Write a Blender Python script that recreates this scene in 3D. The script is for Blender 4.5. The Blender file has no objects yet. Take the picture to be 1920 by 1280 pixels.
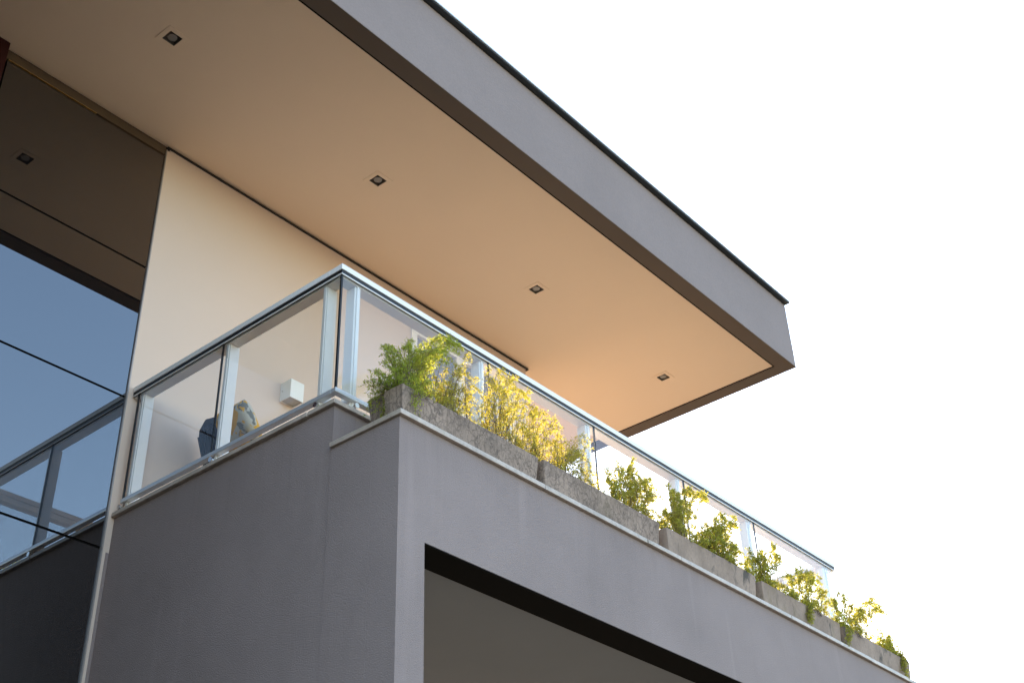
import bpy, bmesh, math, random
from mathutils import Vector, Matrix

rnd = random.Random(11)
H = 1.6                      # height of the camera above the ground; z values below are given from eye level
scene = bpy.context.scene
C = scene.collection

# ------------------------------------------------------------------ camera
cam_data = bpy.data.cameras.new('camera')
cam = bpy.data.objects.new('camera', cam_data)
C.objects.link(cam)
RGT = Vector((0.64640733, -0.76234701, -0.03137835))
UPV = Vector((-0.40765638, -0.37983778, 0.83038517))
FWD = Vector((0.64496034, 0.52397548, 0.55630555))
M = Matrix((RGT, UPV, -FWD)).transposed().to_4x4()
M.translation = Vector((0, 0, H))
cam.matrix_world = M
cam_data.sensor_width = 36.0
cam_data.lens = 44.1181
cam_data.clip_start = 0.1
cam_data.clip_end = 3000
cam_data.dof.use_dof = True
cam_data.dof.focus_distance = 7.4
cam_data.dof.aperture_fstop = 6.3
scene.camera = cam

# ------------------------------------------------------------------ sky and sun
SUN_AZ = math.radians(31)    # from +x towards +y
SUN_EL = math.radians(19)
sd = Vector((math.cos(SUN_AZ) * math.cos(SUN_EL), math.sin(SUN_AZ) * math.cos(SUN_EL), math.sin(SUN_EL)))
world = bpy.data.worlds.new('World')
scene.world = world
world.use_nodes = True
nt = world.node_tree
bg = nt.nodes['Background']
sky = nt.nodes.new('ShaderNodeTexSky')
sky.sky_type = 'NISHITA'
sky.sun_disc = False
sky.sun_elevation = SUN_EL
sky.sun_rotation = math.radians(90) - SUN_AZ
sky.air_density = 1.0
sky.dust_density = 0.25
sky.ozone_density = 0.6
nt.links.new(sky.outputs[0], bg.inputs[0])
bg.inputs[1].default_value = 0.15
sun_data = bpy.data.lights.new('sun', 'SUN')
sun_data.energy = 5.0
sun_data.angle = math.radians(0.5)
sun_data.color = (1.0, 0.77, 0.46)
sun = bpy.data.objects.new('sun', sun_data)
C.objects.link(sun)
sun.rotation_euler = (-sd).to_track_quat('-Z', 'Y').to_euler()
scene.view_settings.view_transform = 'Standard'
scene.view_settings.look = 'None'
scene.view_settings.exposure = 2.33
scene.view_settings.gamma = 1.0
scene.view_settings.use_curve_mapping = False
scene.cycles.max_bounces = 10
scene.cycles.diffuse_bounces = 6
scene.cycles.transparent_max_bounces = 24

# ------------------------------------------------------------------ helpers
def tag(o, label=None, cat=None, group=None, kind=None):
    if label: o['label'] = label
    if cat: o['category'] = cat
    if group: o['group'] = group
    if kind: o['kind'] = kind
    return o


def origin(o):
    v = Vector((0, 0, 0))
    while o is not None:
        v += Vector(o.location)
        o = o.parent
    return v


def thing(name, label, cat, loc, group=None):
    o = bpy.data.objects.new(name, None)
    o.empty_display_size = 0.2
    C.objects.link(o)
    o.location = (loc[0], loc[1], loc[2] + H)
    return tag(o, label, cat, group)


class MB:
    """collects shapes; all z values from eye level"""
    def __init__(self):
        self.v = []
        self.f = []

    def box(self, x0, x1, y0, y1, z0, z1):
        b = len(self.v)
        self.v += [(x, y, z) for z in (z0, z1) for y in (y0, y1) for x in (x0, x1)]
        for q in ((0, 2, 3, 1), (4, 5, 7, 6), (0, 1, 5, 4), (2, 6, 7, 3), (0, 4, 6, 2), (1, 3, 7, 5)):
            self.f.append(tuple(b + i for i in q))
        return self

    def tube(self, pts, radii, n=6, cap=True):
        b = len(self.v)
        m = len(pts)
        P = [Vector(p) for p in pts]
        ref = Vector((0.31, 0.17, 0.93))
        for i, p in enumerate(P):
            t = (P[min(i + 1, m - 1)] - P[max(i - 1, 0)]).normalized()
            a = t.cross(ref)
            if a.length < 1e-3: a = t.cross(Vector((1, 0, 0)))
            a.normalize()
            c = t.cross(a)
            r = radii[i] if hasattr(radii, '__len__') else radii
            for k in range(n):
                w = 2 * math.pi * k / n
                self.v.append(tuple(p + a * (math.cos(w) * r) + c * (math.sin(w) * r)))
        for i in range(m - 1):
            for k in range(n):
                k2 = (k + 1) % n
                self.f.append((b + i * n + k, b + i * n + k2, b + (i + 1) * n + k2, b + (i + 1) * n + k))
        if cap:
            self.f.append(tuple(b + k for k in range(n))[::-1])
            self.f.append(tuple(b + (m - 1) * n + k for k in range(n)))
        return self

    def cyl(self, p0, p1, r, n=12):
        return self.tube([p0, p1], r, n)

    def build(self, name, mat, parent=None, bevel=0.0, smooth=False, seg=2):
        me = bpy.data.meshes.new(name)
        off = origin(parent) if parent else Vector((0, 0, 0))
        me.from_pydata([(a - off.x, b - off.y, c + H - off.z) for a, b, c in self.v], [], self.f)
        me.update()
        bm = bmesh.new()
        bm.from_mesh(me)
        bmesh.ops.recalc_face_normals(bm, faces=bm.faces)
        if bevel:
            bmesh.ops.bevel(bm, geom=list(bm.edges), offset=bevel, segments=seg, affect='EDGES', profile=0.6)
        bm.to_mesh(me)
        bm.free()
        if smooth:
            for p in me.polygons: p.use_smooth = True
        me.materials.append(mat)
        o = bpy.data.objects.new(name, me)
        C.objects.link(o)
        if parent: o.parent = parent
        return o


def B(name, mat, parent, x0, x1, y0, y1, z0, z1, bevel=0.0):
    return MB().box(x0, x1, y0, y1, z0, z1).build(name, mat, parent, bevel)


# ------------------------------------------------------------------ materials
def mat(name, col, rough=0.7, metal=0.0, ior=None, spec=None):
    m = bpy.data.materials.new(name)
    m.use_nodes = True
    p = m.node_tree.nodes['Principled BSDF']
    p.inputs['Base Color'].default_value = (*col, 1)
    p.inputs['Roughness'].default_value = rough
    p.inputs['Metallic'].default_value = metal
    if ior: p.inputs['IOR'].default_value = ior
    if spec is not None: p.inputs['Specular IOR Level'].default_value = spec
    return m


def nn(m, t, **kw):
    n = m.node_tree.nodes.new(t)
    for k, v in kw.items():
        if k in n.inputs: n.inputs[k].default_value = v
        else: setattr(n, k, v)
    return n


def lk(m, a, b): m.node_tree.links.new(a, b)


def coords(m, scale=(1, 1, 1)):
    g = nn(m, 'ShaderNodeNewGeometry')
    mp = nn(m, 'ShaderNodeMapping')
    mp.inputs['Scale'].default_value = scale
    lk(m, g.outputs['Position'], mp.inputs['Vector'])
    return mp.outputs[0]


def mixc(m, fac, a, b, mode='MIX'):
    n = nn(m, 'ShaderNodeMix')
    n.data_type = 'RGBA'
    n.blend_type = mode
    for s, v in ((n.inputs[0], fac), (n.inputs[6], a), (n.inputs[7], b)):
        if hasattr(v, 'node'): lk(m, v, s)
        elif isinstance(v, tuple): s.default_value = (*v, 1)
        else: s.default_value = v
    return n.outputs[2]


def ramp(m, src, lo, hi, a=0.0, b=1.0):
    n = nn(m, 'ShaderNodeMapRange')
    lk(m, src, n.inputs['Value'])
    n.inputs['From Min'].default_value = lo
    n.inputs['From Max'].default_value = hi
    n.inputs['To Min'].default_value = a
    n.inputs['To Max'].default_value = b
    return n.outputs[0]


def noise(m, vec, scale, detail=4, rough=0.55, dist=0.0):
    n = nn(m, 'ShaderNodeTexNoise')
    lk(m, vec, n.inputs['Vector'])
    n.inputs['Scale'].default_value = scale
    n.inputs['Detail'].default_value = detail
    n.inputs['Roughness'].default_value = rough
    n.inputs['Distortion'].default_value = dist
    return n.outputs['Fac']


def bump(m, h, strength, dist):
    n = nn(m, 'ShaderNodeBump')
    n.inputs['Strength'].default_value = strength
    n.inputs['Distance'].default_value = dist
    lk(m, h, n.inputs['Height'])
    lk(m, n.outputs[0], m.node_tree.nodes['Principled BSDF'].inputs['Normal'])


def stucco(name, col, grain=150.0, depth=0.0030, var=0.10, streak=0.0):
    m = mat(name, col, 0.88, spec=0.2)
    v = coords(m)
    big = noise(m, v, 1.3, 4, 0.6)
    f = noise(m, v, grain, 3, 0.65)
    mus = nn(m, 'ShaderNodeTexVoronoi')
    lk(m, v, mus.inputs['Vector'])
    mus.inputs['Scale'].default_value = grain * 1.25
    mus.feature = 'SMOOTH_F1'
    add = nn(m, 'ShaderNodeMath', operation='MULTIPLY_ADD')
    lk(m, mus.outputs['Distance'], add.inputs[0]); add.inputs[1].default_value = -0.9
    lk(m, f, add.inputs[2])
    c = mixc(m, ramp(m, big, 0.3, 0.7), tuple(x * (1 - var) for x in col), tuple(x * (1 + var * 0.6) for x in col))
    c = mixc(m, ramp(m, f, 0.3, 0.75, 0.0, 0.28), c, tuple(x * 0.62 for x in col))
    if streak:
        vs = coords(m, (5.0, 5.0, 0.35))
        s = noise(m, vs, 1.6, 3, 0.5)
        c = mixc(m, ramp(m, s, 0.60, 0.78, 0.0, streak), c, tuple(min(1, x * 1.5) for x in col))
        s2 = noise(m, coords(m, (3.3, 3.3, 0.5)), 1.1, 4, 0.6)
        c = mixc(m, ramp(m, s2, 0.56, 0.8, 0.0, streak), c, tuple(x * 0.6 for x in col))
        # uneven dark vertical streaks, full at ledge height and fading out below
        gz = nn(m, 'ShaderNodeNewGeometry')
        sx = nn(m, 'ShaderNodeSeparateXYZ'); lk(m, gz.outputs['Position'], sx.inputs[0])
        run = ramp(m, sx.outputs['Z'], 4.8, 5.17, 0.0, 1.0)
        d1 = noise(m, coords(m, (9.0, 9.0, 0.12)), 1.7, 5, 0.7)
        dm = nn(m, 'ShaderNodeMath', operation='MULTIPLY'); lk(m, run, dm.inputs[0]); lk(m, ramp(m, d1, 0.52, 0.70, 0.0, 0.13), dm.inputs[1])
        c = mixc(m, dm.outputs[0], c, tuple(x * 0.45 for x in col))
    lk(m, c, m.node_tree.nodes['Principled BSDF'].inputs['Base Color'])
    bump(m, add.outputs[0], 0.9, depth)
    return m


def plaster(name, col, var=0.05, rough=0.85):
    m = mat(name, col, rough, spec=0.25)
    v = coords(m)
    c = mixc(m, ramp(m, noise(m, v, 0.9, 5, 0.6), 0.3, 0.7), tuple(x * (1 - var) for x in col), tuple(min(0.95, x * (1 + var)) for x in col))
    c = mixc(m, ramp(m, noise(m, v, 60, 2), 0.6, 0.85, 0, 0.12), c, tuple(x * 0.75 for x in col))
    lk(m, c, m.node_tree.nodes['Principled BSDF'].inputs['Base Color'])
    bump(m, noise(m, v, 90, 3), 0.25, 0.0015)
    return m


def stone(name, col):
    m = mat(name, col, 0.45, spec=0.45)
    v = coords(m)
    c = mixc(m, ramp(m, noise(m, v, 14, 6, 0.7), 0.35, 0.7), tuple(x * 0.72 for x in col), tuple(min(.9, x * 1.12) for x in col))
    c = mixc(m, ramp(m, noise(m, v, 45, 4, 0.7), 0.55, 0.72, 0, 0.6), c, (0.16, 0.13, 0.10))
    c = mixc(m, ramp(m, noise(m, v, 3.5, 4, 0.6), 0.52, 0.7, 0, 0.5), c, (0.13, 0.11, 0.07))
    lk(m, c, m.node_tree.nodes['Principled BSDF'].inputs['Base Color'])
    bump(m, noise(m, v, 60, 4), 0.5, 0.002)
    return m


def planter_mat(name, veins, blotch):
    col = (0.315, 0.235, 0.19)
    m = mat(name, col, 0.92, spec=0.15)
    v = coords(m, (1.0, 1.0, 0.62))
    warp = nn(m, 'ShaderNodeTexNoise'); lk(m, v, warp.inputs['Vector']); warp.inputs['Scale'].default_value = 17; warp.inputs['Detail'].default_value = 4; warp.inputs['Roughness'].default_value = 0.65
    vm = nn(m, 'ShaderNodeVectorMath', operation='MULTIPLY_ADD')
    lk(m, warp.outputs['Color'], vm.inputs[0]); vm.inputs[1].default_value = (0.10, 0.10, 0.10); lk(m, v, vm.inputs[2])
    c = mixc(m, ramp(m, noise(m, v, 5, 5, 0.6), 0.3, 0.7), tuple(x * 0.72 for x in col), tuple(x * 1.18 for x in col))
    c = mixc(m, ramp(m, noise(m, v, 70, 4, 0.7), 0.5, 0.75, 0, 0.5), c, tuple(x * 0.55 for x in col))
    if veins:
        for sc, w, k in ((21, 0.10, 0.7), (40, 0.11, 0.45)):
            vo = nn(m, 'ShaderNodeTexVoronoi', feature='DISTANCE_TO_EDGE')
            lk(m, vm.outputs[0], vo.inputs['Vector']); vo.inputs['Scale'].default_value = sc
            line = ramp(m, vo.outputs['Distance'], 0.01, w, 1.0, 0.0)
            msk = ramp(m, noise(m, v, 6 if sc < 30 else 9, 3), 0.30, 0.50, 0.25, 1.0)
            mu = nn(m, 'ShaderNodeMath', operation='MULTIPLY'); lk(m, line, mu.inputs[0]); lk(m, msk, mu.inputs[1])
            mu2 = nn(m, 'ShaderNodeMath', operation='MULTIPLY'); lk(m, mu.outputs[0], mu2.inputs[0]); mu2.inputs[1].default_value = k * veins
            c = mixc(m, mu2.outputs[0], c, (0.07, 0.055, 0.05))
    if blotch:
        vb = coords(m, (1.0, 1.0, 0.45))
        b1 = noise(m, vb, 6.0, 5, 0.72, 0.5)
        c = mixc(m, ramp(m, b1, 0.55, 0.66, 0, blotch), c, (0.10, 0.085, 0.075))
        b2 = noise(m, vb, 2.6, 5, 0.7)
        c = mixc(m, ramp(m, b2, 0.56, 0.68, 0, 0.6 * blotch), c, (0.20, 0.16, 0.10))
    lk(m, c, m.node_tree.nodes['Principled BSDF'].inputs['Base Color'])
    bump(m, noise(m, v, 55, 5, 0.7), 0.6, 0.004)
    return m


def clear_glass(name, tint=(0.965, 0.972, 0.972), ior=1.5):
    """thin railing glass: clear through, mirror reflection by angle on both faces"""
    m = bpy.data.materials.new(name)
    m.use_nodes = True
    t = m.node_tree
    t.nodes.remove(t.nodes['Principled BSDF'])
    tr = t.nodes.new('ShaderNodeBsdfTransparent'); tr.inputs[0].default_value = (*tint, 1)
    gl = t.nodes.new('ShaderNodeBsdfGlossy'); gl.inputs['Roughness'].default_value = 0.0
    geo = t.nodes.new('ShaderNodeNewGeometry')
    dt = t.nodes.new('ShaderNodeVectorMath'); dt.operation = 'DOT_PRODUCT'
    t.links.new(geo.outputs['Incoming'], dt.inputs[0]); t.links.new(geo.outputs['Normal'], dt.inputs[1])
    ab = t.nodes.new('ShaderNodeMath'); ab.operation = 'ABSOLUTE'; t.links.new(dt.outputs['Value'], ab.inputs[0])
    om = t.nodes.new('ShaderNodeMath'); om.operation = 'SUBTRACT'; om.inputs[0].default_value = 1; t.links.new(ab.outputs[0], om.inputs[1])
    pw = t.nodes.new('ShaderNodeMath'); pw.operation = 'POWER'; t.links.new(om.outputs[0], pw.inputs[0]); pw.inputs[1].default_value = 5
    ma = t.nodes.new('ShaderNodeMath'); ma.operation = 'MULTIPLY_ADD'; t.links.new(pw.outputs[0], ma.inputs[0])
    f0 = ((ior - 1) / (ior + 1)) ** 2
    ma.inputs[1].default_value = 1 - f0; ma.inputs[2].default_value = f0
    mx = t.nodes.new('ShaderNodeMixShader')
    t.links.new(ma.outputs[0], mx.inputs[0]); t.links.new(tr.outputs[0], mx.inputs[1]); t.links.new(gl.outputs[0], mx.inputs[2])
    t.links.new(mx.outputs[0], t.nodes['Material Output'].inputs['Surface'])
    return m


def leaf_mat(name, a, b, tr):
    m = bpy.data.materials.new(name)
    m.use_nodes = True
    p = m.node_tree.nodes['Principled BSDF']
    v = coords(m)
    c = mixc(m, ramp(m, noise(m, v, 9, 3), 0.3, 0.7), a, b)
    g = nn(m, 'ShaderNodeNewGeometry')
    c = mixc(m, ramp(m, g.outputs['Random Per Island'], 0, 1, 0, 0.35), c, tuple(x * 1.7 for x in b))
    c = mixc(m, ramp(m, g.outputs['Random Per Island'], 0.86, 0.9, 0, 0.8), c, (0.22, 0.12, 0.04))
    lk(m, c, p.inputs['Base Color'])
    p.inputs['Roughness'].default_value = 0.5
    t = nn(m, 'ShaderNodeBsdfTranslucent')
    lk(m, mixc(m, ramp(m, g.outputs['Random Per Island'], 0, 1, 0.0, 0.5), tr, tuple(x * 0.45 for x in tr)), t.inputs[0])
    mx = nn(m, 'ShaderNodeMixShader')
    mx.inputs[0].default_value = 0.62
    lk(m, p.outputs[0], mx.inputs[1]); lk(m, t.outputs[0], mx.inputs[2])
    lk(m, mx.outputs[0], m.node_tree.nodes['Material Output'].inputs['Surface'])
    return m


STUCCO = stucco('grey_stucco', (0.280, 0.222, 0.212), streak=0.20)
STUCCO_SM = stucco('grey_fascia_render', (0.262, 0.210, 0.200), grain=60, depth=0.0015, var=0.07)
CREAM = plaster('cream_wall_paint', (0.595, 0.475, 0.405), 0.02)
CEIL = plaster('cream_ceiling_paint', (0.76, 0.615, 0.475), 0.015)
GAP = mat('shadow_gap_black', (0.006, 0.005, 0.005), 0.9, spec=0.1)
DARKPAINT = plaster('dark_trim_paint', (0.035, 0.03, 0.027), 0.1)
HEADER = plaster('brown_header_paint', (0.10, 0.07, 0.045), 0.1)
REDPAINT = plaster('dark_red_paint', (0.03, 0.004, 0.004), 0.1)
GREYCEIL = plaster('porch_ceiling_paint', (0.235, 0.265, 0.305), 0.04)
STONE = stone('pale_coping_stone', (0.50, 0.41, 0.35))
WHITE = mat('white_aluminium', (0.75, 0.715, 0.69), 0.45, spec=0.5)
ALU = mat('satin_aluminium', (0.62, 0.62, 0.64), 0.35, metal=0.55)
CHROME = mat('polished_steel', (0.75, 0.74, 0.72), 0.18, metal=1.0)
TRIM = mat('dull_aluminium', (0.30, 0.27, 0.26), 0.45, metal=0.3)
GASKET = mat('black_gasket', (0.008, 0.008, 0.009), 0.5)
FLASH = mat('dark_metal_flashing', (0.045, 0.05, 0.052), 0.4, metal=0.6)
FLASHTOP = mat('grey_metal_flashing', (0.50, 0.49, 0.49), 0.5, metal=0.3)
BRASS = mat('brass_strip', (0.6, 0.4, 0.16), 0.35, metal=0.8)
GLASS = clear_glass('railing_glass', ior=1.6)
DARKGLASS = mat('tinted_mirror_glass', (0.003, 0.003, 0.004), 0.0, ior=2.55)
SOIL = plaster('planter_soil', (0.05, 0.035, 0.025), 0.3)
TILE = plaster('warm_floor_tile', (0.50, 0.37, 0.25), 0.06)
GRASS = plaster('garden_ground', (0.06, 0.058, 0.05), 0.3)
STEM = mat('brown_stem', (0.13, 0.085, 0.045), 0.8)
LEAF_A = leaf_mat('fern_leaf_green', (0.055, 0.105, 0.018), (0.10, 0.165, 0.03), (0.70, 0.74, 0.07))
LEAF_B = leaf_mat('fern_leaf_yellow', (0.09, 0.12, 0.02), (0.16, 0.17, 0.03), (0.80, 0.68, 0.08))
LEAF_C = leaf_mat('fern_leaf_olive', (0.07, 0.10, 0.018), (0.13, 0.14, 0.03), (0.66, 0.60, 0.07))
NAVY = mat('navy_webbing', (0.02, 0.024, 0.04), 0.8)
LAMPW = mat('white_lamp_paint', (0.75, 0.74, 0.71), 0.5)
FROST = mat('frosted_diffuser', (0.42, 0.42, 0.41), 0.5)
DOORGL = mat('door_glass', (0.22, 0.22, 0.26), 0.03, ior=1.6)

# ------------------------------------------------------------------ ground
g = MB().box(-400, 600, -400, 600, -2.1, -1.6).build('ground', GRASS)
tag(g, 'dark paved garden ground around the grey house', None, None, 'structure')
del g['label']

# ------------------------------------------------------------------ measures (eye level = 0)
XK, YK, ZK = 4.257, 4.826, 4.899          # outer corner of the handrail
YF = 7.032                                # facade plane
XE = 10.787                               # end of the front railing
ZS = 7.231                                # underside of the roof
SILL = 3.885
LED = 3.590

# ------------------------------------------------------------------ house
house = thing('house', 'modern grey stucco house with deep flat roof over a balcony', 'house', (4.3, 7.0, -1.6))
# roof slab: fascia ring, ceiling board, flashing
RX0, RX1, RY0, RY1 = -1.5, 10.864, 4.877, 13.0
B('fascia', STUCCO_SM, house, RX0, RX1, RY0, RY0 + 0.165, ZS, ZS + 0.822, 0.006)
B('fascia', STUCCO_SM, house, RX1 - 0.165, RX1, RY0 + 0.165, RY1, ZS, ZS + 0.822, 0.004)
B('roof', DARKPAINT, house, RX0, RX1 - 0.166, RY0 + 0.166, RY1, ZS + 0.05, ZS + 0.80)
ceil = B('ceiling', CEIL, house, RX0, RX1 - 0.187, RY0 + 0.187, RY1, ZS + 0.006, ZS + 0.048)
fl = MB()
fl.box(RX0, RX1 + 0.008, RY0 - 0.055, RY0 + 0.3, ZS + 0.8225, ZS + 0.836)
fl.build('roof_flashing', FLASH, house, 0.003)
MB().box(RX0, RX1 + 0.012, RY0 - 0.062, RY0 + 0.3, ZS + 0.8365, ZS + 0.853).build('flashing_cap', FLASHTOP, house, 0.003)
MB().box(RX1 - 0.25, RX1 + 0.012, RY0 + 0.302, RY1, ZS + 0.8225, ZS + 0.850).build('flashing_cap', FLASH, house, 0.003)
BORDER = plaster('dark_brown_soffit_border', (0.12, 0.097, 0.082), 0.08)
B('soffit_border', BORDER, house, RX0, RX1 - 0.001, RY0 + 0.001, RY0 + 0.165, ZS - 0.004, ZS - 0.0005)
B('soffit_border', BORDER, house, RX1 - 0.165, RX1 - 0.001, RY0 + 0.1655, RY1, ZS - 0.004, ZS - 0.0005)
B('shadow_gap', GAP, house, RX0, RX1 - 0.1655, RY0 + 0.1655, RY0 + 0.1868, ZS + 0.006, ZS + 0.049)
B('shadow_gap', GAP, house, RX1 - 0.1868, RX1 - 0.1655, RY0 + 0.1872, RY1, ZS + 0.006, ZS + 0.049)
# cream facade wall with the shadow gap under the ceiling
DX0, DX1, DZ = 7.12, 8.62, 6.93
wall = MB()
wall.box(4.246, DX0, YF, YF + 0.22, 3.60, 7.2115)
wall.box(DX1, 8.865, YF, YF + 0.22, 3.60, 7.2115)
wall.box(DX0, DX1, YF, YF + 0.22, DZ, 7.2115)
wall.build('wall', CREAM, house)
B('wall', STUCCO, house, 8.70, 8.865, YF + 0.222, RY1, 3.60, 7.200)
gp = MB()
gp.box(4.246, 8.86, YF + 0.028, YF + 0.2, 7.212, ZS + 0.004)
gp.build('shadow_gap', GAP, house)
B('gap_trim', DARKPAINT, house, 4.215, 8.905, YF - 0.016, YF + 0.026, 7.212, 7.224)
core = MB()
core.box(-1.4, 8.69, YF + 0.225, 12.9, 2.95, 7.199)
core.box(-1.4, 4.44, YF + 0.225, 12.9, -1.6, 2.9495)
core.box(4.4405, 8.69, 10.0, 12.9, -1.6, 2.9495)
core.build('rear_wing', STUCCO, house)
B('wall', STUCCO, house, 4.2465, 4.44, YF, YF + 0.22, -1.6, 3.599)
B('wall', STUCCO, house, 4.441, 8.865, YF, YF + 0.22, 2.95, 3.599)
# glazed balcony door in that wall (white frame, two leaves)
dr = MB()
dr.box(DX0, DX1, YF - 0.012, YF + 0.08, DZ - 0.10, DZ)
dr.box(DX0, DX0 + 0.08, YF - 0.012, YF + 0.08, 3.8, DZ - 0.101)
dr.box(DX1 - 0.08, DX1, YF - 0.012, YF + 0.08, 3.8, DZ - 0.101)
dr.box(7.76, 7.88, YF - 0.012, YF + 0.08, 3.8, DZ - 0.101)
door = dr.build('door_frame', WHITE, house, 0.004)
B('door_pane', DOORGL, door, DX0 + 0.081, 7.759, YF + 0.03, YF + 0.05, 3.8, DZ - 0.102)
B('door_pane', DOORGL, door, 7.881, DX1 - 0.081, YF + 0.03, YF + 0.05, 3.8, DZ - 0.102)
for x in (8.13, 8.38):
    B('glazing_bar', WHITE, door, x, x + 0.03, YF + 0.012, YF + 0.029, 3.8, DZ - 0.102)
B('glazing_bar', WHITE, door, 7.881, DX1 - 0.081, YF + 0.008, YF + 0.0115, 5.75, 5.79)

# brown header and brass strip over the dark glazing
B('header', HEADER, house, 2.755, 4.205, YF - 0.002, YF + 0.1, 7.134, 7.219)
B('header_gap', GAP, house, 2.755, 4.245, YF + 0.01, YF + 0.1, 7.2195, ZS + 0.004)
B('brass_strip', BRASS, house, 2.78, 3.55, YF - 0.006, YF + 0.02, 7.1275, 7.1335)
# tall tinted glass panes, butt jointed
pz = [7.126, 5.965, 4.797, 3.617, 2.44, 1.26, 0.08, -1.10, -1.58]
for a, b in zip(pz[:-1], pz[1:]):
    B('glass_pane', DARKGLASS, house, 2.775, 4.2045, YF + 0.001, YF + 0.012, b + 0.009, a - 0.009)
B('glazing_back', GAP, house, 2.775, 4.2045, YF + 0.013, YF + 0.2, -1.6, 7.13)
# vertical edge trim between the glass and the walls
B('edge_trim', TRIM, house, 4.2065, 4.2165, YF - 0.012, YF + 0.1, -1.6, 7.19)
B('edge_trim', CREAM, house, 4.218, 4.2445, YF - 0.003, YF + 0.1, -1.6, 7.19)
# dark red wall left of the glazing, then an added out-of-view wing
B('red_wall', REDPAINT, house, -1.5, 2.738, YF - 0.06, YF + 0.2, -1.6, ZS + 0.002)
B('red_wall', REDPAINT, house, -1.5, 0.9, 3.9, YF - 0.072, -1.6, ZS + 0.003)  # added unseen wing, shaped to block sky light on side wall and soffit

# balcony block
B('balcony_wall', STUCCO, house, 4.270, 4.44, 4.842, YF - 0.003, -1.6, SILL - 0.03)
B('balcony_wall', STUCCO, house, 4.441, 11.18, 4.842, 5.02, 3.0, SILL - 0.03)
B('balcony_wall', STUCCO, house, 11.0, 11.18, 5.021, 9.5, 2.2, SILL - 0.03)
B('balcony_floor', TILE, house, 4.441, 10.999, 5.021, YF - 0.001, 3.2, 3.72)
B('balcony_floor', TILE, house, 8.866, 10.999, YF, 9.5, 3.2, 3.72)
# planter ledge block with the big opening below
fw = MB()
XO0, XO1, ZO = 4.469, 9.6, 2.860
fw.box(4.262, XO0, 4.286, 4.50, -1.6, ZO)
fw.box(4.262, 11.18, 4.286, 4.50, ZO, LED - 0.032)
fw.box(XO1, 11.18, 4.286, 4.50, -1.6, ZO)
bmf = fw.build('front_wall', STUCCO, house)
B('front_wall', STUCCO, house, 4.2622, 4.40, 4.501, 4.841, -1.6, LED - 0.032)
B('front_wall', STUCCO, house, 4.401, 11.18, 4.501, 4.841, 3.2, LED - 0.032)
B('lintel_lining', mat('black_lintel_paint', (0.012, 0.012, 0.012), 0.9, spec=0.02), house, XO0 + 0.002, XO1 - 0.002, 4.290, 4.515, ZO - 0.006, ZO - 0.001)
B('porch_ceiling', GREYCEIL, house, 4.402, 11.17, 4.516, 9.99, ZO + 0.04, ZO + 0.10)

# coping stones, one object each, butt jointed with small gaps
def stones(x0, x1, y0, y1, z0, z1, axis, cuts):
    lo, hi = (x0, x1) if axis == 'x' else (y0, y1)
    e = [lo] + cuts + [hi]
    for a, b in zip(e[:-1], e[1:]):
        d = rnd.uniform(-0.003, 0.003)
        a += 0.0025; b -= 0.0025
        if axis == 'x': B('coping_stone', STONE, house, a, b, y0 + d, y1, z0, z1 + d * 0.4, 0.004)
        else: B('coping_stone', STONE, house, x0 + d, x1, a, b, z0, z1 + d * 0.4, 0.004)

stones(4.240, 4.46, 5.055, YF - 0.004, SILL - 0.029, SILL, 'y', [6.05])
stones(4.240, 11.2, 4.812, 5.05, SILL - 0.029, SILL, 'x', [5.45, 6.7, 7.9, 9.15, 10.3])
stones(4.240, 11.2, 4.258, 4.838, LED - 0.031, LED, 'x', [5.52, 6.62, 7.02, 8.55, 9.9, 10.7])

# ------------------------------------------------------------------ balcony railing
rail = thing('glass_railing', 'frameless glass balcony railing with pale aluminium handrail on the parapet', 'railing', (XK, YK, SILL))

def handrail(mb_rail, mb_gask, mb_in, axis, a, b, o, s):
    """a..b along axis, outer face at o, inner side in direction s"""
    def bx(mb, d0, d1, z0, z1, ea=0.0, eb=0.0):
        p, q = sorted((o + s * d0, o + s * d1))
        if axis == 'x': mb.box(a + ea, b - eb, p, q, ZK + z0, ZK + z1)
        else: mb.box(p, q, a + ea, b - eb, ZK + z0, ZK + z1)
    c = 1 if axis == 'x' else 0
    bx(mb_rail, 0.0, 0.115, -0.042, 0.0)
    bx(mb_gask, 0.006, 0.0212, -0.071, -0.0425, *((0.006, 0.006) if c else (-0.086, 0)))
    bx(mb_in, 0.0218, 0.100, -0.088, -0.0425, *((0.0218, 0.0218) if c else (-0.016, 0)))
    bx(mb_in, 0.003, 0.0105, -0.079, -0.0715, *((0.003, 0.003) if c else (-0.109, 0)))

# front run, side run, return run at the far end: mitred by butting
runs = [('x', XK, XE, YK, 1), ('y', YK + 0.1165, YF - 0.004, XK, 1), ('y', YK + 0.1165, 9.3, XE, -1)]
for ax, a, b, o, s in runs:
    r1, r2, r3 = MB(), MB(), MB()
    handrail(r1, r2, r3, ax, a, b, o, s)
    hr = r1.build('handrail', WHITE, rail, 0.003)
    r2.build('gasket', GASKET, hr)
    r3.build('rail_underside', WHITE, hr)
GZ0, GZ1 = SILL + 0.093, ZK - 0.072
def pane_y(a, b, x, parent=rail):
    return B('glass_panel', GLASS, parent, x + 0.011, x + 0.021, a, b, GZ0, GZ1)
def pane_x(a, b, y):
    return B('glass_panel', GLASS, rail, a, b, y + 0.011, y + 0.021, GZ0, GZ1)
side_y = [4.846, 6.010, 6.955]
for a, b in zip(side_y[:-1], side_y[1:]): pane_y(a + 0.004, b - 0.004, XK)
front_x = [XK + 0.022, 5.680, 6.915, 8.15, 9.27, 10.70]
for a, b in zip(front_x[:-1], front_x[1:]): pane_x(a + 0.004, b - 0.004, YK)
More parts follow.
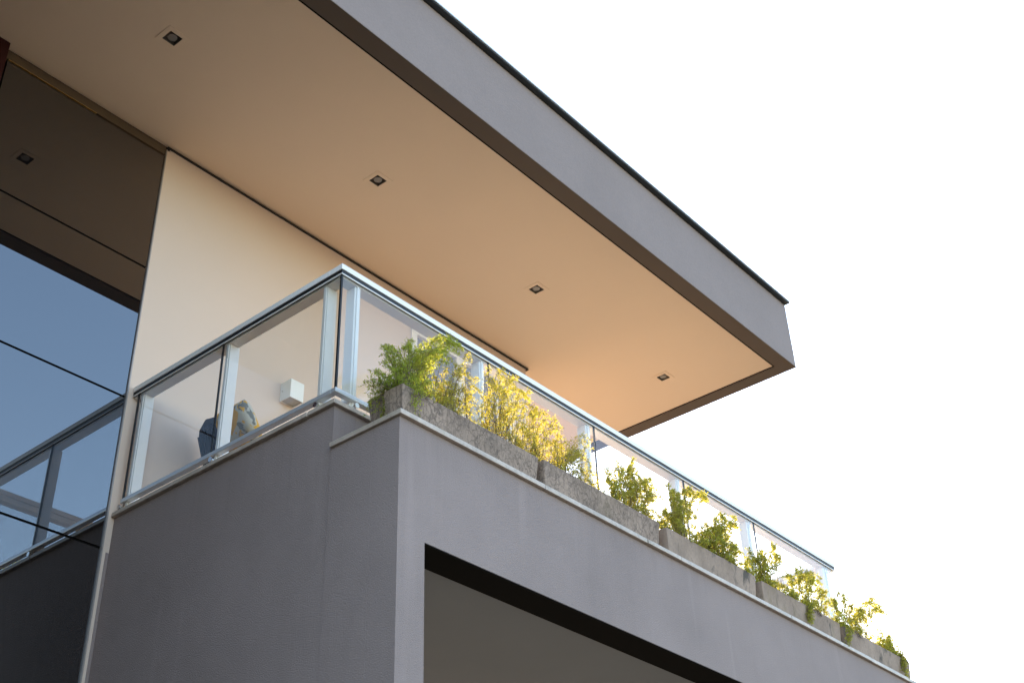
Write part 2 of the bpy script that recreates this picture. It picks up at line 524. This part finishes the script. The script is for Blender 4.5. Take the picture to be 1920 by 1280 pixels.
for a, b in ((4.95, 6.3), (6.3, 7.7), (7.7, 9.2)):
    B('glass_panel', GLASS, rail, XE - 0.021, XE - 0.011, a + 0.004, b - 0.004, GZ0, GZ1)
# black silicone joints
for y in (6.010,): B('joint_seal', GASKET, rail, XK + 0.009, XK + 0.0225, y - 0.0038, y + 0.0038, GZ0, GZ1)
B('joint_seal', GASKET, rail, XK + 0.009, XK + 0.0215, YK + 0.009, YK + 0.0235, GZ0, GZ1)
B('joint_seal', GASKET, rail, XK + 0.009, XK + 0.0225, 6.956, 6.966, GZ0, GZ1)
for x in front_x[1:-1]: B('joint_seal', GASKET, rail, x - 0.0038, x + 0.0038, YK + 0.009, YK + 0.0225, GZ0, GZ1)

# posts: a flat bar behind the glass with a slim face profile
def post_side(y):
    m = MB()
    m.box(XK + 0.034, XK + 0.112, y - 0.019, y + 0.019, SILL + 0.001, ZK - 0.0885)
    m.box(XK + 0.024, XK + 0.0335, y - 0.012, y + 0.012, SILL + 0.03, ZK - 0.0885)
    return m.build('post', WHITE, rail, 0.003)
def post_front(x, w=0.05):
    m = MB()
    m.box(x - w / 2, x + w / 2, YK + 0.034, YK + 0.112, SILL + 0.001, ZK - 0.0885)
    m.box(x - 0.012, x + 0.012, YK + 0.024, YK + 0.0335, SILL + 0.03, ZK - 0.0885)
    return m.build('post', WHITE, rail, 0.003)
for y in (5.005, 5.975, 6.93): post_side(y)
for x, w in ((4.43, 0.05), (5.63, 0.05), (6.86, 0.06), (8.09, 0.06), (9.21, 0.07), (10.62, 0.11)): post_front(x, w)
for y in (6.3, 7.7, 9.1):
    MB().box(XE - 0.112, XE - 0.034, y - 0.019, y + 0.019, SILL + 0.001, ZK - 0.0885).build('post', WHITE, rail, 0.003)

# bottom rail and its round stand-offs on the sill
def bottom(ax, a, b, o, s):
    m = MB()
    p, q = sorted((o + s * 0.002, o + s * 0.045))
    if ax == 'x': m.box(a, b, p, q, SILL + 0.062, SILL + 0.092)
    else: m.box(p, q, a, b, SILL + 0.062, SILL + 0.092)
    return m.build('bottom_rail', ALU, rail, 0.004)
bottom('x', XK + 0.002, XE, YK, 1)
bottom('y', YK + 0.047, 6.975, XK, 1)
bottom('y', YK + 0.047, 9.2, XE, -1)
def standoff(x, y, dx, dy):
    m = MB()
    m.cyl((x, y, SILL + 0.033), (x + dx * 0.06, y + dy * 0.06, SILL + 0.033), 0.013, 14)
    m.cyl((x - dx * 0.006, y - dy * 0.006, SILL + 0.033), (x, y, SILL + 0.033), 0.018, 14)
    m.box(x + dx * 0.03 - 0.006, x + dx * 0.03 + 0.006, y + dy * 0.03 - 0.006, y + dy * 0.03 + 0.006, SILL + 0.03, SILL + 0.0615)
    return m.build('standoff', CHROME, rail, smooth=False)
for y in (6.975, 5.99, 5.0): standoff(XK + 0.001, y, 1, 0)
for x in (4.433, 5.66, 6.89, 8.12, 9.24, 10.6): standoff(x, YK + 0.001, 0, 1)

# ------------------------------------------------------------------ downlights in the soffit
DL = ['recessed square downlight nearest the dark glazing, leftmost in the soffit',
      'recessed square downlight above the glass railing corner, second from the glazing',
      'recessed square downlight in the middle of the open soffit, third from the glazing',
      'recessed square downlight nearest the free corner of the roof']
cut = []
for (x, y), lab in zip(((3.515, 6.04), (5.69, 6.05), (7.855, 6.05), (10.05, 6.06)), DL):
    t = thing('downlight', lab, 'downlight', (x, y, ZS + 0.006), 'square downlights in the soffit')
    a, bb = 0.092, 0.055
    m = MB()
    z0, z1 = ZS + 0.002, ZS + 0.0055
    m.box(x - a, x + a, y - a, y - bb, z0, z1); m.box(x - a, x + a, y + bb, y + a, z0, z1)
    m.box(x - a, x - bb, y - bb, y + bb, z0, z1); m.box(x + bb, x + a, y - bb, y + bb, z0, z1)
    m.build('trim', CEIL, t)
    m = MB()
    zt = ZS + 0.047
    m.box(x - bb, x + bb, y - bb, y - bb + 0.003, z1, zt); m.box(x - bb, x + bb, y + bb - 0.003, y + bb, z1, zt)
    m.box(x - bb, x - bb + 0.003, y - bb + 0.003, y + bb - 0.003, z1, zt); m.box(x + bb - 0.003, x + bb, y - bb + 0.003, y + bb - 0.003, z1, zt)
    m.box(x - bb + 0.003, x + bb - 0.003, y - bb + 0.003, y + bb - 0.003, zt - 0.004, zt)
    hs = m.build('housing', plaster('downlight_housing', (0.16, 0.14, 0.12)), t)
    MB().cyl((x, y, ZS + 0.012), (x, y, zt - 0.005), 0.036, 20).build('lamp', mat('downlight_bulb', (0.22, 0.2, 0.18), 0.25), t)
    cut.append((x, y, bb))
# real holes in the ceiling board: rebuild it from strips around the four square openings
old = ceil.data
mb = MB()
y0, y1 = RY0 + 0.187, RY1
ya = min(c[1] - c[2] for c in cut) - 0.02
yb = max(c[1] + c[2] for c in cut) + 0.02
x0, x1 = RX0, RX1 - 0.187
bm = bmesh.new()
xs = sorted([x0, x1] + [c[0] - c[2] for c in cut] + [c[0] + c[2] for c in cut])
def quad(xa, xb, yc, yd):
    vs = [bm.verts.new((p[0] - house.location.x, p[1] - house.location.y, ZS + 0.006 + H - house.location.z)) for p in ((xa, yc), (xa, yd), (xb, yd), (xb, yc))]
    bm.faces.new(vs)
for xa, xb in zip(xs[:-1], xs[1:]):
    h = [c for c in cut if abs(c[0] - (xa + xb) / 2) < 0.01]
    quad(xa, xb, y0, ya)
    quad(xa, xb, yb, y1)
    if h:
        c = h[0]
        quad(xa, xb, ya, c[1] - c[2]); quad(xa, xb, c[1] + c[2], yb)
    else:
        quad(xa, xb, ya, yb)
bmesh.ops.remove_doubles(bm, verts=bm.verts, dist=1e-5)
r = bmesh.ops.extrude_face_region(bm, geom=list(bm.faces))
for v in [e for e in r['geom'] if isinstance(e, bmesh.types.BMVert)]: v.co.z += 0.042
bmesh.ops.recalc_face_normals(bm, faces=bm.faces)
bm.to_mesh(old)
bm.free()

# ------------------------------------------------------------------ wall lamp
wl = thing('wall_lamp', 'white cube wall lamp on the cream wall behind the side glass', 'wall lamp', (5.67, YF, 5.37))
m = MB()
lx0, lx1, lz0, lz1, ly0 = 5.605, 5.745, 5.372, 5.545, YF - 0.13
m.box(lx0, lx1, ly0, ly0 + 0.006, lz0, lz1)
m.box(lx0, lx1, YF - 0.008, YF - 0.001, lz0, lz1)
m.box(lx0, lx0 + 0.006, ly0 + 0.006, YF - 0.008, lz0, lz1)
m.box(lx1 - 0.006, lx1, ly0 + 0.006, YF - 0.008, lz0, lz1)
m.box(lx0 + 0.006, lx1 - 0.006, ly0 + 0.006, YF - 0.008, lz1 - 0.006, lz1)
m.build('lamp_body', LAMPW, wl)
B('diffuser', FROST, wl, lx0 + 0.0065, lx1 - 0.0065, ly0 + 0.0065, YF - 0.0085, lz0 + 0.008, lz0 + 0.012)
MB().cyl((lx0 - 0.004, YF - 0.03, 5.46), (lx0, YF - 0.03, 5.46), 0.006, 10).build('screw', CHROME, wl)

# ------------------------------------------------------------------ lounge chair and cushion
ch = thing('lounge_chair', 'navy webbed lounge chair behind the side glass of the balcony', 'chair', (5.1, 6.72, 3.72))
def slab(y0, y1, pts, th, mat_, name, parent, n=12, rnd_end=True):
    """a backrest-like slab: profile polyline in xz swept along y with rounded top corners"""
    bm = bmesh.new()
    off = origin(parent)
    rows = []
    L = len(pts)
    for i, (x, z) in enumerate(pts):
        t = i / (L - 1)
        inset = 0.0
        if t > 0.75: inset = (1 - math.sqrt(max(0, 1 - ((t - 0.75) / 0.25) ** 2))) * 0.12
        row = []
        for j in range(n + 1):
            y = y0 + inset + (y1 - y0 - 2 * inset) * j / n
            bow = 0.03 * math.sin(math.pi * j / n)
            row.append(bm.verts.new((x + bow - off.x, y - off.y, z + H - off.z)))
        rows.append(row)
    for a, b in zip(rows[:-1], rows[1:]):
        for j in range(n): bm.faces.new((a[j], a[j + 1], b[j + 1], b[j]))
    me = bpy.data.meshes.new(name)
    bm.to_mesh(me); bm.free()
    me.materials.append(mat_)
    o = bpy.data.objects.new(name, me)
    C.objects.link(o); o.parent = parent
    md = o.modifiers.new('thickness', 'SOLIDIFY'); md.thickness = th; md.offset = 0
    md = o.modifiers.new('round', 'BEVEL'); md.width = th * 0.3; md.segments = 2
    for p in me.polygons: p.use_smooth = True
    return o
prof = [(5.05 - 0.25 * t, 4.12 + 0.68 * t) for t in [i / 12 for i in range(13)]]
# woven backrest: many vertical cords over a dark core
slab(6.50, 6.985, prof, 0.035, NAVY, 'backrest', ch)
cords = MB()
for k in range(22):
    y = 6.515 + k * 0.0212
    lim = 12 if 2 < k < 19 else 11
    cords.tube([(x - 0.024 + 0.03 * math.sin(math.pi * k / 21), y, z) for x, z in prof[:lim]], 0.009, 6)
co = cords.build('webbing', NAVY, ch, smooth=True); co['kind'] = 'stuff'
slab(6.50, 6.985, [(5.05 + 0.55 * t, 4.12 - 0.04 * t) for t in [i / 8 for i in range(9)]], 0.06, NAVY, 'seat', ch)
for x, y in ((5.06, 6.54), (5.06, 6.94), (5.57, 6.54), (5.57, 6.94)):
    MB().tube([(x, y, 4.06), (x + (0.03 if x > 5.2 else -0.05), y, 3.721)], [0.018, 0.012], 10).build('leg', mat('teak_leg', (0.35, 0.18, 0.07), 0.5), ch)

fl = bpy.data.materials.new('floral_fabric'); fl.use_nodes = True
p = fl.node_tree.nodes['Principled BSDF']; p.inputs['Roughness'].default_value = 0.9
v = coords(fl)
w = nn(fl, 'ShaderNodeTexNoise'); lk(fl, v, w.inputs['Vector']); w.inputs['Scale'].default_value = 9
vm = nn(fl, 'ShaderNodeVectorMath', operation='MULTIPLY_ADD'); lk(fl, w.outputs['Color'], vm.inputs[0]); vm.inputs[1].default_value = (0.14, 0.14, 0.14); lk(fl, v, vm.inputs[2])
vo = nn(fl, 'ShaderNodeTexVoronoi'); lk(fl, vm.outputs[0], vo.inputs['Vector']); vo.inputs['Scale'].default_value = 15
c = mixc(fl, ramp(fl, vo.outputs['Distance'], 0.25, 0.3), (0.62, 0.33, 0.03), (0.45, 0.43, 0.36))
c = mixc(fl, ramp(fl, noise(fl, vm.outputs[0], 17, 2), 0.54, 0.57), c, (0.16, 0.16, 0.14))
c = mixc(fl, ramp(fl, noise(fl, vm.outputs[0], 9, 2), 0.50, 0.52), c, (0.62, 0.34, 0.04))
lk(fl, c, p.inputs['Base Color'])
def cushion(cx, cy, cz, w, h, t, tilt, name, mat_, label, cat):
    bm = bmesh.new()
    n = 18
    grid = {}
    for s in (-1, 1):
        for i in range(n + 1):
            for j in range(n + 1):
                if s == 1 and (i in (0, n) or j in (0, n)):
                    grid[s, i, j] = grid[-1, i, j]; continue
                u, q = i / n * 2 - 1, j / n * 2 - 1
                f = ((1 - u ** 4) * (1 - q ** 4)) ** 0.42
                pin = 1 - 0.06 * (1 - abs(u) ** 2) * abs(q) ** 3
                pin2 = 1 - 0.06 * (1 - abs(q) ** 2) * abs(u) ** 3
                a = Vector((s * t / 2 * f, u * w / 2 * pin, q * h / 2 * pin2))
                a.x += 0.004 * math.sin(7 * u + 3 * q)
                a = Matrix.Rotation(tilt, 4, 'Y') @ a
                grid[s, i, j] = bm.verts.new(a)
    for s in (-1, 1):
        for i in range(n):
            for j in range(n):
                q = [grid[s, i, j], grid[s, i + 1, j], grid[s, i + 1, j + 1], grid[s, i, j + 1]]
                bm.faces.new(q if s == 1 else q[::-1])
    bmesh.ops.recalc_face_normals(bm, faces=bm.faces)
    me = bpy.data.meshes.new(name); bm.to_mesh(me); bm.free()
    for pp in me.polygons: pp.use_smooth = True
    me.materials.append(mat_)
    o = bpy.data.objects.new(name, me); C.objects.link(o)
    o.location = (cx, cy, cz + H)
    return tag(o, label, cat)
cushion(4.80, 6.47, 4.58, 0.34, 0.30, 0.15, math.radians(-38), 'cushion', fl, 'yellow and grey floral cushion on the navy lounge chair', 'cushion')

# ------------------------------------------------------------------ planters
PX = [(4.284, 5.506), (5.556, 6.842), (6.928, 8.129), (8.215, 9.478), (9.545, 10.788)]
PL = ['concrete trough planter at the ledge corner with vein marks, nearest the railing corner',
      'vein marked concrete trough planter, second from the ledge corner',
      'blotchy concrete trough planter, third from the ledge corner, stems hanging over its front',
      'dark stained concrete trough planter, fourth from the ledge corner',
      'last concrete trough planter at the far free end of the ledge']
PM = [planter_mat('veined_concrete', 1.0, 0.25), planter_mat('fine_veined_concrete', 0.85, 0.4), planter_mat('blotched_concrete', 0.12, 1.0)]
PTOP = 3.790
for i, ((a, b), lab) in enumerate(zip(PX, PL)):
    t = thing('planter', lab, 'planter', ((a + b) / 2, 4.43, LED), 'concrete trough planters on the ledge')
    dz = rnd.uniform(-0.006, 0.006)
    ya, yb = 4.292, 4.575
    tap, th = 0.022, 0.028
    bm = bmesh.new()
    n = 14
    off = origin(t)
    def ring(x0, x1, y0, y1, z, jit=0.0):
        pts = []
        for k in range(n): pts.append((x0 + (x1 - x0) * k / n, y0))
        for k in range(3): pts.append((x1, y0 + (y1 - y0) * k / 3))
        for k in range(n): pts.append((x1 - (x1 - x0) * k / n, y1))
        for k in range(3): pts.append((x0, y1 - (y1 - y0) * k / 3))
        return [bm.verts.new((x + rnd.uniform(-jit, jit) - off.x, y + rnd.uniform(-jit, jit) - off.y, z + rnd.uniform(-jit, jit) + H - off.z)) for x, y in pts]
    zt = PTOP + dz
    R_ = [ring(a + tap, b - tap, ya + tap * 0.6, yb - tap, LED + 0.003),
          ring(a + tap * .5, b - tap * .5, ya + tap * .3, yb - tap * .5, (LED + zt) / 2, 0.0012),
          ring(a, b, ya, yb, zt, 0.0018),
          ring(a + th, b - th, ya + th, yb - th, zt - 0.002, 0.001),
          ring(a + th + .005, b - th - .005, ya + th + .005, yb - th - .005, zt - 0.05)]
    for r0, r1 in zip(R_[:-1], R_[1:]):
        for k in range(len(r0)):
            k2 = (k + 1) % len(r0)
            bm.faces.new((r0[k], r0[k2], r1[k2], r1[k]))
    bm.faces.new(R_[0][::-1]); bm.faces.new(R_[-1])
    bmesh.ops.recalc_face_normals(bm, faces=bm.faces)
    me = bpy.data.meshes.new('trough'); bm.to_mesh(me); bm.free()
    me.materials.append(PM[0] if i == 0 else PM[1] if i == 1 else PM[2])
    o = bpy.data.objects.new('trough', me); C.objects.link(o); o.parent = t
    md = o.modifiers.new('edge', 'BEVEL'); md.width = 0.005; md.segments = 2; md.limit_method = 'ANGLE'; md.angle_limit = math.radians(40)
    B('soil', SOIL, t, a + th + .006, b - th - .006, ya + th + .006, yb - th - .006, zt - 0.049, zt - 0.03)

# ------------------------------------------------------------------ asparagus ferns
PLANTS = [
    (4.470, [(4.191, 3.756, 0.047, 1), (4.176, 3.616, 0.040, 1), (4.262, 3.889, 0.051, 2), (4.377, 3.994, 0.062, 2), (4.507, 4.247, 0.028, 1), (4.569, 4.184, 0.050, 2), (4.444, 3.981, 0.076, 5), (4.635, 4.062, 0.071, 3), (4.351, 3.821, 0.068, 3), (4.275, 3.554, 0.027, 1), (4.529, 3.780, 0.034, 1), (4.807, 4.354, 0.044, 3), (4.902, 4.449, 0.022, 1), (4.695, 4.260, 0.043, 2), (4.294, 4.097, 0.021, 1), (4.581, 3.913, 0.070, 3)]),
    (4.791, [(4.767, 4.131, 0.058, 2), (4.914, 4.238, 0.059, 2), (5.041, 4.297, 0.045, 1), (4.730, 3.961, 0.064, 3), (4.913, 4.088, 0.073, 4), (5.010, 4.039, 0.066, 3), (4.852, 3.819, 0.028, 1), (5.156, 4.222, 0.052, 1), (4.843, 3.935, 0.064, 3)]),
    (5.234, [(5.277, 4.408, 0.046, 1), (5.440, 4.442, 0.047, 2), (5.576, 4.413, 0.055, 2), (5.674, 4.360, 0.039, 1), (5.218, 4.218, 0.060, 2), (5.377, 4.241, 0.069, 3), (5.136, 4.055, 0.059, 2), (5.318, 4.095, 0.068, 3), (5.494, 4.211, 0.054, 2)]),
    (5.549, [(5.644, 4.162, 0.054, 2), (5.765, 4.287, 0.039, 2), (5.849, 4.270, 0.032, 1), (5.648, 4.051, 0.046, 2), (5.474, 4.050, 0.053, 3), (5.937, 4.277, 0.020, 1), (5.417, 3.967, 0.038, 1)]),
    (5.908, [(5.805, 4.067, 0.055, 3), (5.897, 4.145, 0.047, 2), (6.010, 4.108, 0.056, 3), (6.128, 4.114, 0.048, 2), (6.284, 4.278, 0.033, 1), (6.248, 4.112, 0.041, 2), (6.090, 4.025, 0.040, 2), (6.298, 4.016, 0.032, 1)]),
    (6.655, [(6.471, 4.073, 0.041, 2), (6.633, 4.203, 0.038, 2), (6.767, 4.229, 0.043, 2), (6.510, 3.992, 0.050, 2), (6.855, 4.159, 0.047, 2), (7.004, 4.167, 0.043, 2), (6.391, 3.879, 0.032, 1), (7.087, 4.132, 0.039, 1), (6.913, 4.013, 0.043, 1)]),
    (7.265, [(7.283, 4.256, 0.031, 1), (7.384, 4.227, 0.049, 2), (7.463, 4.188, 0.045, 2), (7.589, 4.347, 0.027, 1), (7.757, 4.362, 0.023, 1), (7.286, 4.082, 0.053, 2), (7.101, 4.016, 0.043, 2)]),
    (7.762, [(7.724, 4.101, 0.050, 3), (7.889, 4.167, 0.051, 3), (8.030, 4.275, 0.033, 2), (8.172, 4.273, 0.029, 1), (7.629, 4.003, 0.045, 2), (8.014, 4.110, 0.056, 3), (7.895, 4.025, 0.046, 2), (8.059, 3.909, 0.028, 2), (8.078, 3.796, 0.028, 2), (8.195, 4.078, 0.038, 2)]),
    (8.592, [(8.377, 4.069, 0.043, 2), (8.564, 4.152, 0.044, 2), (8.797, 4.227, 0.040, 1), (8.869, 4.179, 0.040, 1), (8.579, 4.054, 0.049, 2), (8.270, 3.966, 0.038, 1)]),
    (9.169, [(8.966, 4.067, 0.040, 2), (9.177, 4.175, 0.046, 2), (9.373, 4.216, 0.047, 2), (9.497, 4.171, 0.047, 2), (9.221, 3.894, 0.031, 2), (9.235, 3.772, 0.026, 2), (9.627, 4.136, 0.043, 1)]),
    (9.942, [(9.752, 4.084, 0.043, 2), (9.936, 4.187, 0.038, 1), (10.117, 4.140, 0.050, 2), (10.359, 4.108, 0.045, 2), (10.717, 4.332, 0.029, 1), (10.805, 4.284, 0.023, 1), (10.324, 4.148, 0.039, 1), (9.896, 3.772, 0.027, 1), (10.130, 3.916, 0.038, 1)]),
    (10.860, [(10.531, 3.969, 0.034, 1), (10.747, 4.026, 0.040, 2), (10.955, 4.004, 0.035, 1), (11.040, 3.924, 0.029, 2), (11.005, 3.824, 0.023, 2), (11.011, 3.765, 0.023, 2)]),
]
FL = ['dense bright green asparagus fern spilling over the ledge corner, largest of the row',
      'sunlit yellow green asparagus fern beside the big green fern at the corner',
      'airy golden sunlit asparagus fern against the glass, third plant from the corner',
      'wispy golden fern rising near the right end of the first planter',
      'bushy yellow green fern at the left end of the second planter',
      'open twiggy fern with brown stems in the middle of the second planter',
      'tall thin fern at the joint of the second and third planter',
      'dark green fern with a strand hanging over the blotched third planter',
      'small golden fern at the joint of the third and fourth planter',
      'fern in the fourth planter with a long strand hanging over its front',
      'loose fern with two long shoots reaching out over the fifth planter',
      'small fern trailing down the far free end of the ledge']
LEAFM = [LEAF_A, LEAF_B, LEAF_B, LEAF_B, LEAF_B, LEAF_C, LEAF_C, LEAF_C, LEAF_C, LEAF_C, LEAF_C, LEAF_C]
def rv(r=1.0):
    while True:
        v = Vector((rnd.uniform(-1, 1), rnd.uniform(-1, 1), rnd.uniform(-1, 1)))
        if 0.05 < v.length < 1: return v * r
nleaf = 0
for i, (bx_, tips) in enumerate(PLANTS):
    t = thing('fern', FL[i], 'plant', (bx_, 4.43, PTOP - 0.03), 'asparagus ferns in the trough planters')
    stems = MB()
    lv, lf = [], []
    off = origin(t)
    dens = {0: 1.0, 1: 1.1, 2: 0.8, 3: 0.8}.get(i, 0.72)
    pk = min(4, sum(bx_ > p_[1] for p_ in PX)); x0f, x1f = PX[pk][0] + 0.05, PX[pk][1] - 0.05
    if i > 3:   # low spreading growth that closes the row
        tips = tips + [(min(max(bx_ + dx, x0f), x1f), PTOP + hz, 0.05, 0.8) for dx, hz in ((-0.42, 0.05), (-0.28, 0.09), (-0.14, 0.12), (0.02, 0.13), (0.16, 0.12), (0.30, 0.08), (0.42, 0.05))]
    for (tx, tz, tr, n) in tips:
        if i < 5:   # keep the golden clumps a little lower than their highest shoots
            tz = PTOP + (tz - PTOP) * (0.9 if tz > PTOP else 1)
            if i == 0 and tx > 4.75: n = 1.4
        nq = int(round(n * (5.6 if i == 0 else 3.8 if i < 5 else 5.6))) + 1
        for q in range(nq):
            hang = tz < PTOP - 0.01
            front = tx > 4.30
            y = 4.43 + rnd.gauss(0, 0.09)
            if hang: y = rnd.uniform(4.245, 4.283) if front else 4.45
            rr = tr * (0.75 if hang else 1.25 if i < 5 else 1.0)
            tip = Vector((tx + rnd.gauss(0, rr), min(y, 4.76), tz + rnd.gauss(0, rr * 0.8)))
            if not (hang and not front): tip.x *= y / 4.43; tip.z *= y / 4.43
            low = (q % 3 == 2 and not hang and i > 0)
            if low:
                tip.z = PTOP + (tip.z - PTOP) * rnd.uniform(0.2, 0.75)
                tip.x += rnd.gauss(0, 0.05)
            if hang: tip.z = max(tip.z, LED - 0.06)
            else: tip.z = max(tip.z, PTOP + 0.01)
            if i == 11: tip.x = min(tip.x, 10.84)
            bx0 = bx_ + rnd.gauss(0, 0.05)
            w = 0.75 if low else 0.2 if i < 5 else 0.3
            base = Vector((min(max(bx0 * (1 - w) + w * tip.x, x0f), x1f), 4.43 + rnd.uniform(-0.08, 0.08), PTOP - 0.04))
            d = tip - base
            if hang:
                ly = (4.27 if front else 4.44)
                mid = Vector((base.x * 0.45 + tip.x * 0.55, base.y * 0.25 + ly * 0.75, PTOP + rnd.uniform(0.10, 0.17)))
            else:
                mid = base + Vector((d.x * rnd.uniform(0.2, 0.5), d.y * 0.5, d.z * rnd.uniform(0.75, 1.1) + abs(d.x) * 0.2 + rnd.uniform(0.0, 0.06)))
            K = 14
            pts = []
            wob = rv(0.012)
            for k in range(K + 1):
                s = k / K
                pts.append(base * (1 - s) ** 2 + mid * 2 * s * (1 - s) + tip * s * s + wob * math.sin(s * 7) + rv(0.0025))
            if hang and front:
                for p_ in pts:
                    if p_.z < PTOP + 0.005: p_.y = min(p_.y, 4.282)
            stems.tube(pts, [0.0019 * (1 - 0.65 * k / K) for k in range(K + 1)], 3, False)
            Ln = max(0.10, d.length)
            bare = 0.12 if hang or low else 0.34
            nt_ = int(Ln * (1 - bare) * (105 if i == 0 else 80 if i < 5 else 88)) + 5
            for w_ in range(nt_):
                s = bare + (1 - bare) * (w_ + rnd.random()) / nt_
                if rnd.random() < 0.30 * (1 - s): continue
                k = min(K - 1, int(s * K)); fr = s * K - k
                p0 = pts[k].lerp(pts[k + 1], fr)
                dr_ = (pts[k + 1] - pts[k]).normalized()
                tw = (dr_ * 0.5 + rv(1.0)).normalized()
                tl = rnd.uniform(0.015, 0.062) * (1.2 - 0.75 * s)
                p1 = p0 + tw * tl
                p1.z -= tl * 0.12
                if p1.z < LED + 0.02 and not hang: p1.z = LED + 0.02
                if rnd.random() < 0.6: stems.tube([p0, p1], [0.0008, 0.0005], 3, False)
                for l_ in range(rnd.randint(6, 10)):
                    a = p0.lerp(p1, 0.15 + 0.9 * rnd.random()) + rv(0.003)
                    e = (tw * 0.6 + rv(1.0)).normalized()
                    ll = rnd.uniform(0.007, 0.0145) * (1.25 if i > 4 else 1.0)
                    sd_ = e.cross(rv(1.0)).normalized() * rnd.uniform(0.0010, 0.0021) * (1.9 if i > 4 else 1.15)
                    b0 = len(lv)
                    for vv in (a, a + e * ll * 0.5 + sd_, a + e * ll, a + e * ll * 0.5 - sd_):
                        lv.append((vv.x - off.x, vv.y - off.y, vv.z + H - off.z))
                    lf.append((b0, b0 + 1, b0 + 2, b0 + 3))
    me = bpy.data.meshes.new('foliage')
    me.from_pydata(lv, [], lf)
    me.materials.append(LEAFM[i])
    o = bpy.data.objects.new('foliage', me); C.objects.link(o); o.parent = t; o['kind'] = 'stuff'
    st = stems.build('stem', STEM, t); st['kind'] = 'stuff'
    nleaf += len(lf)
print('leaves', nleaf)
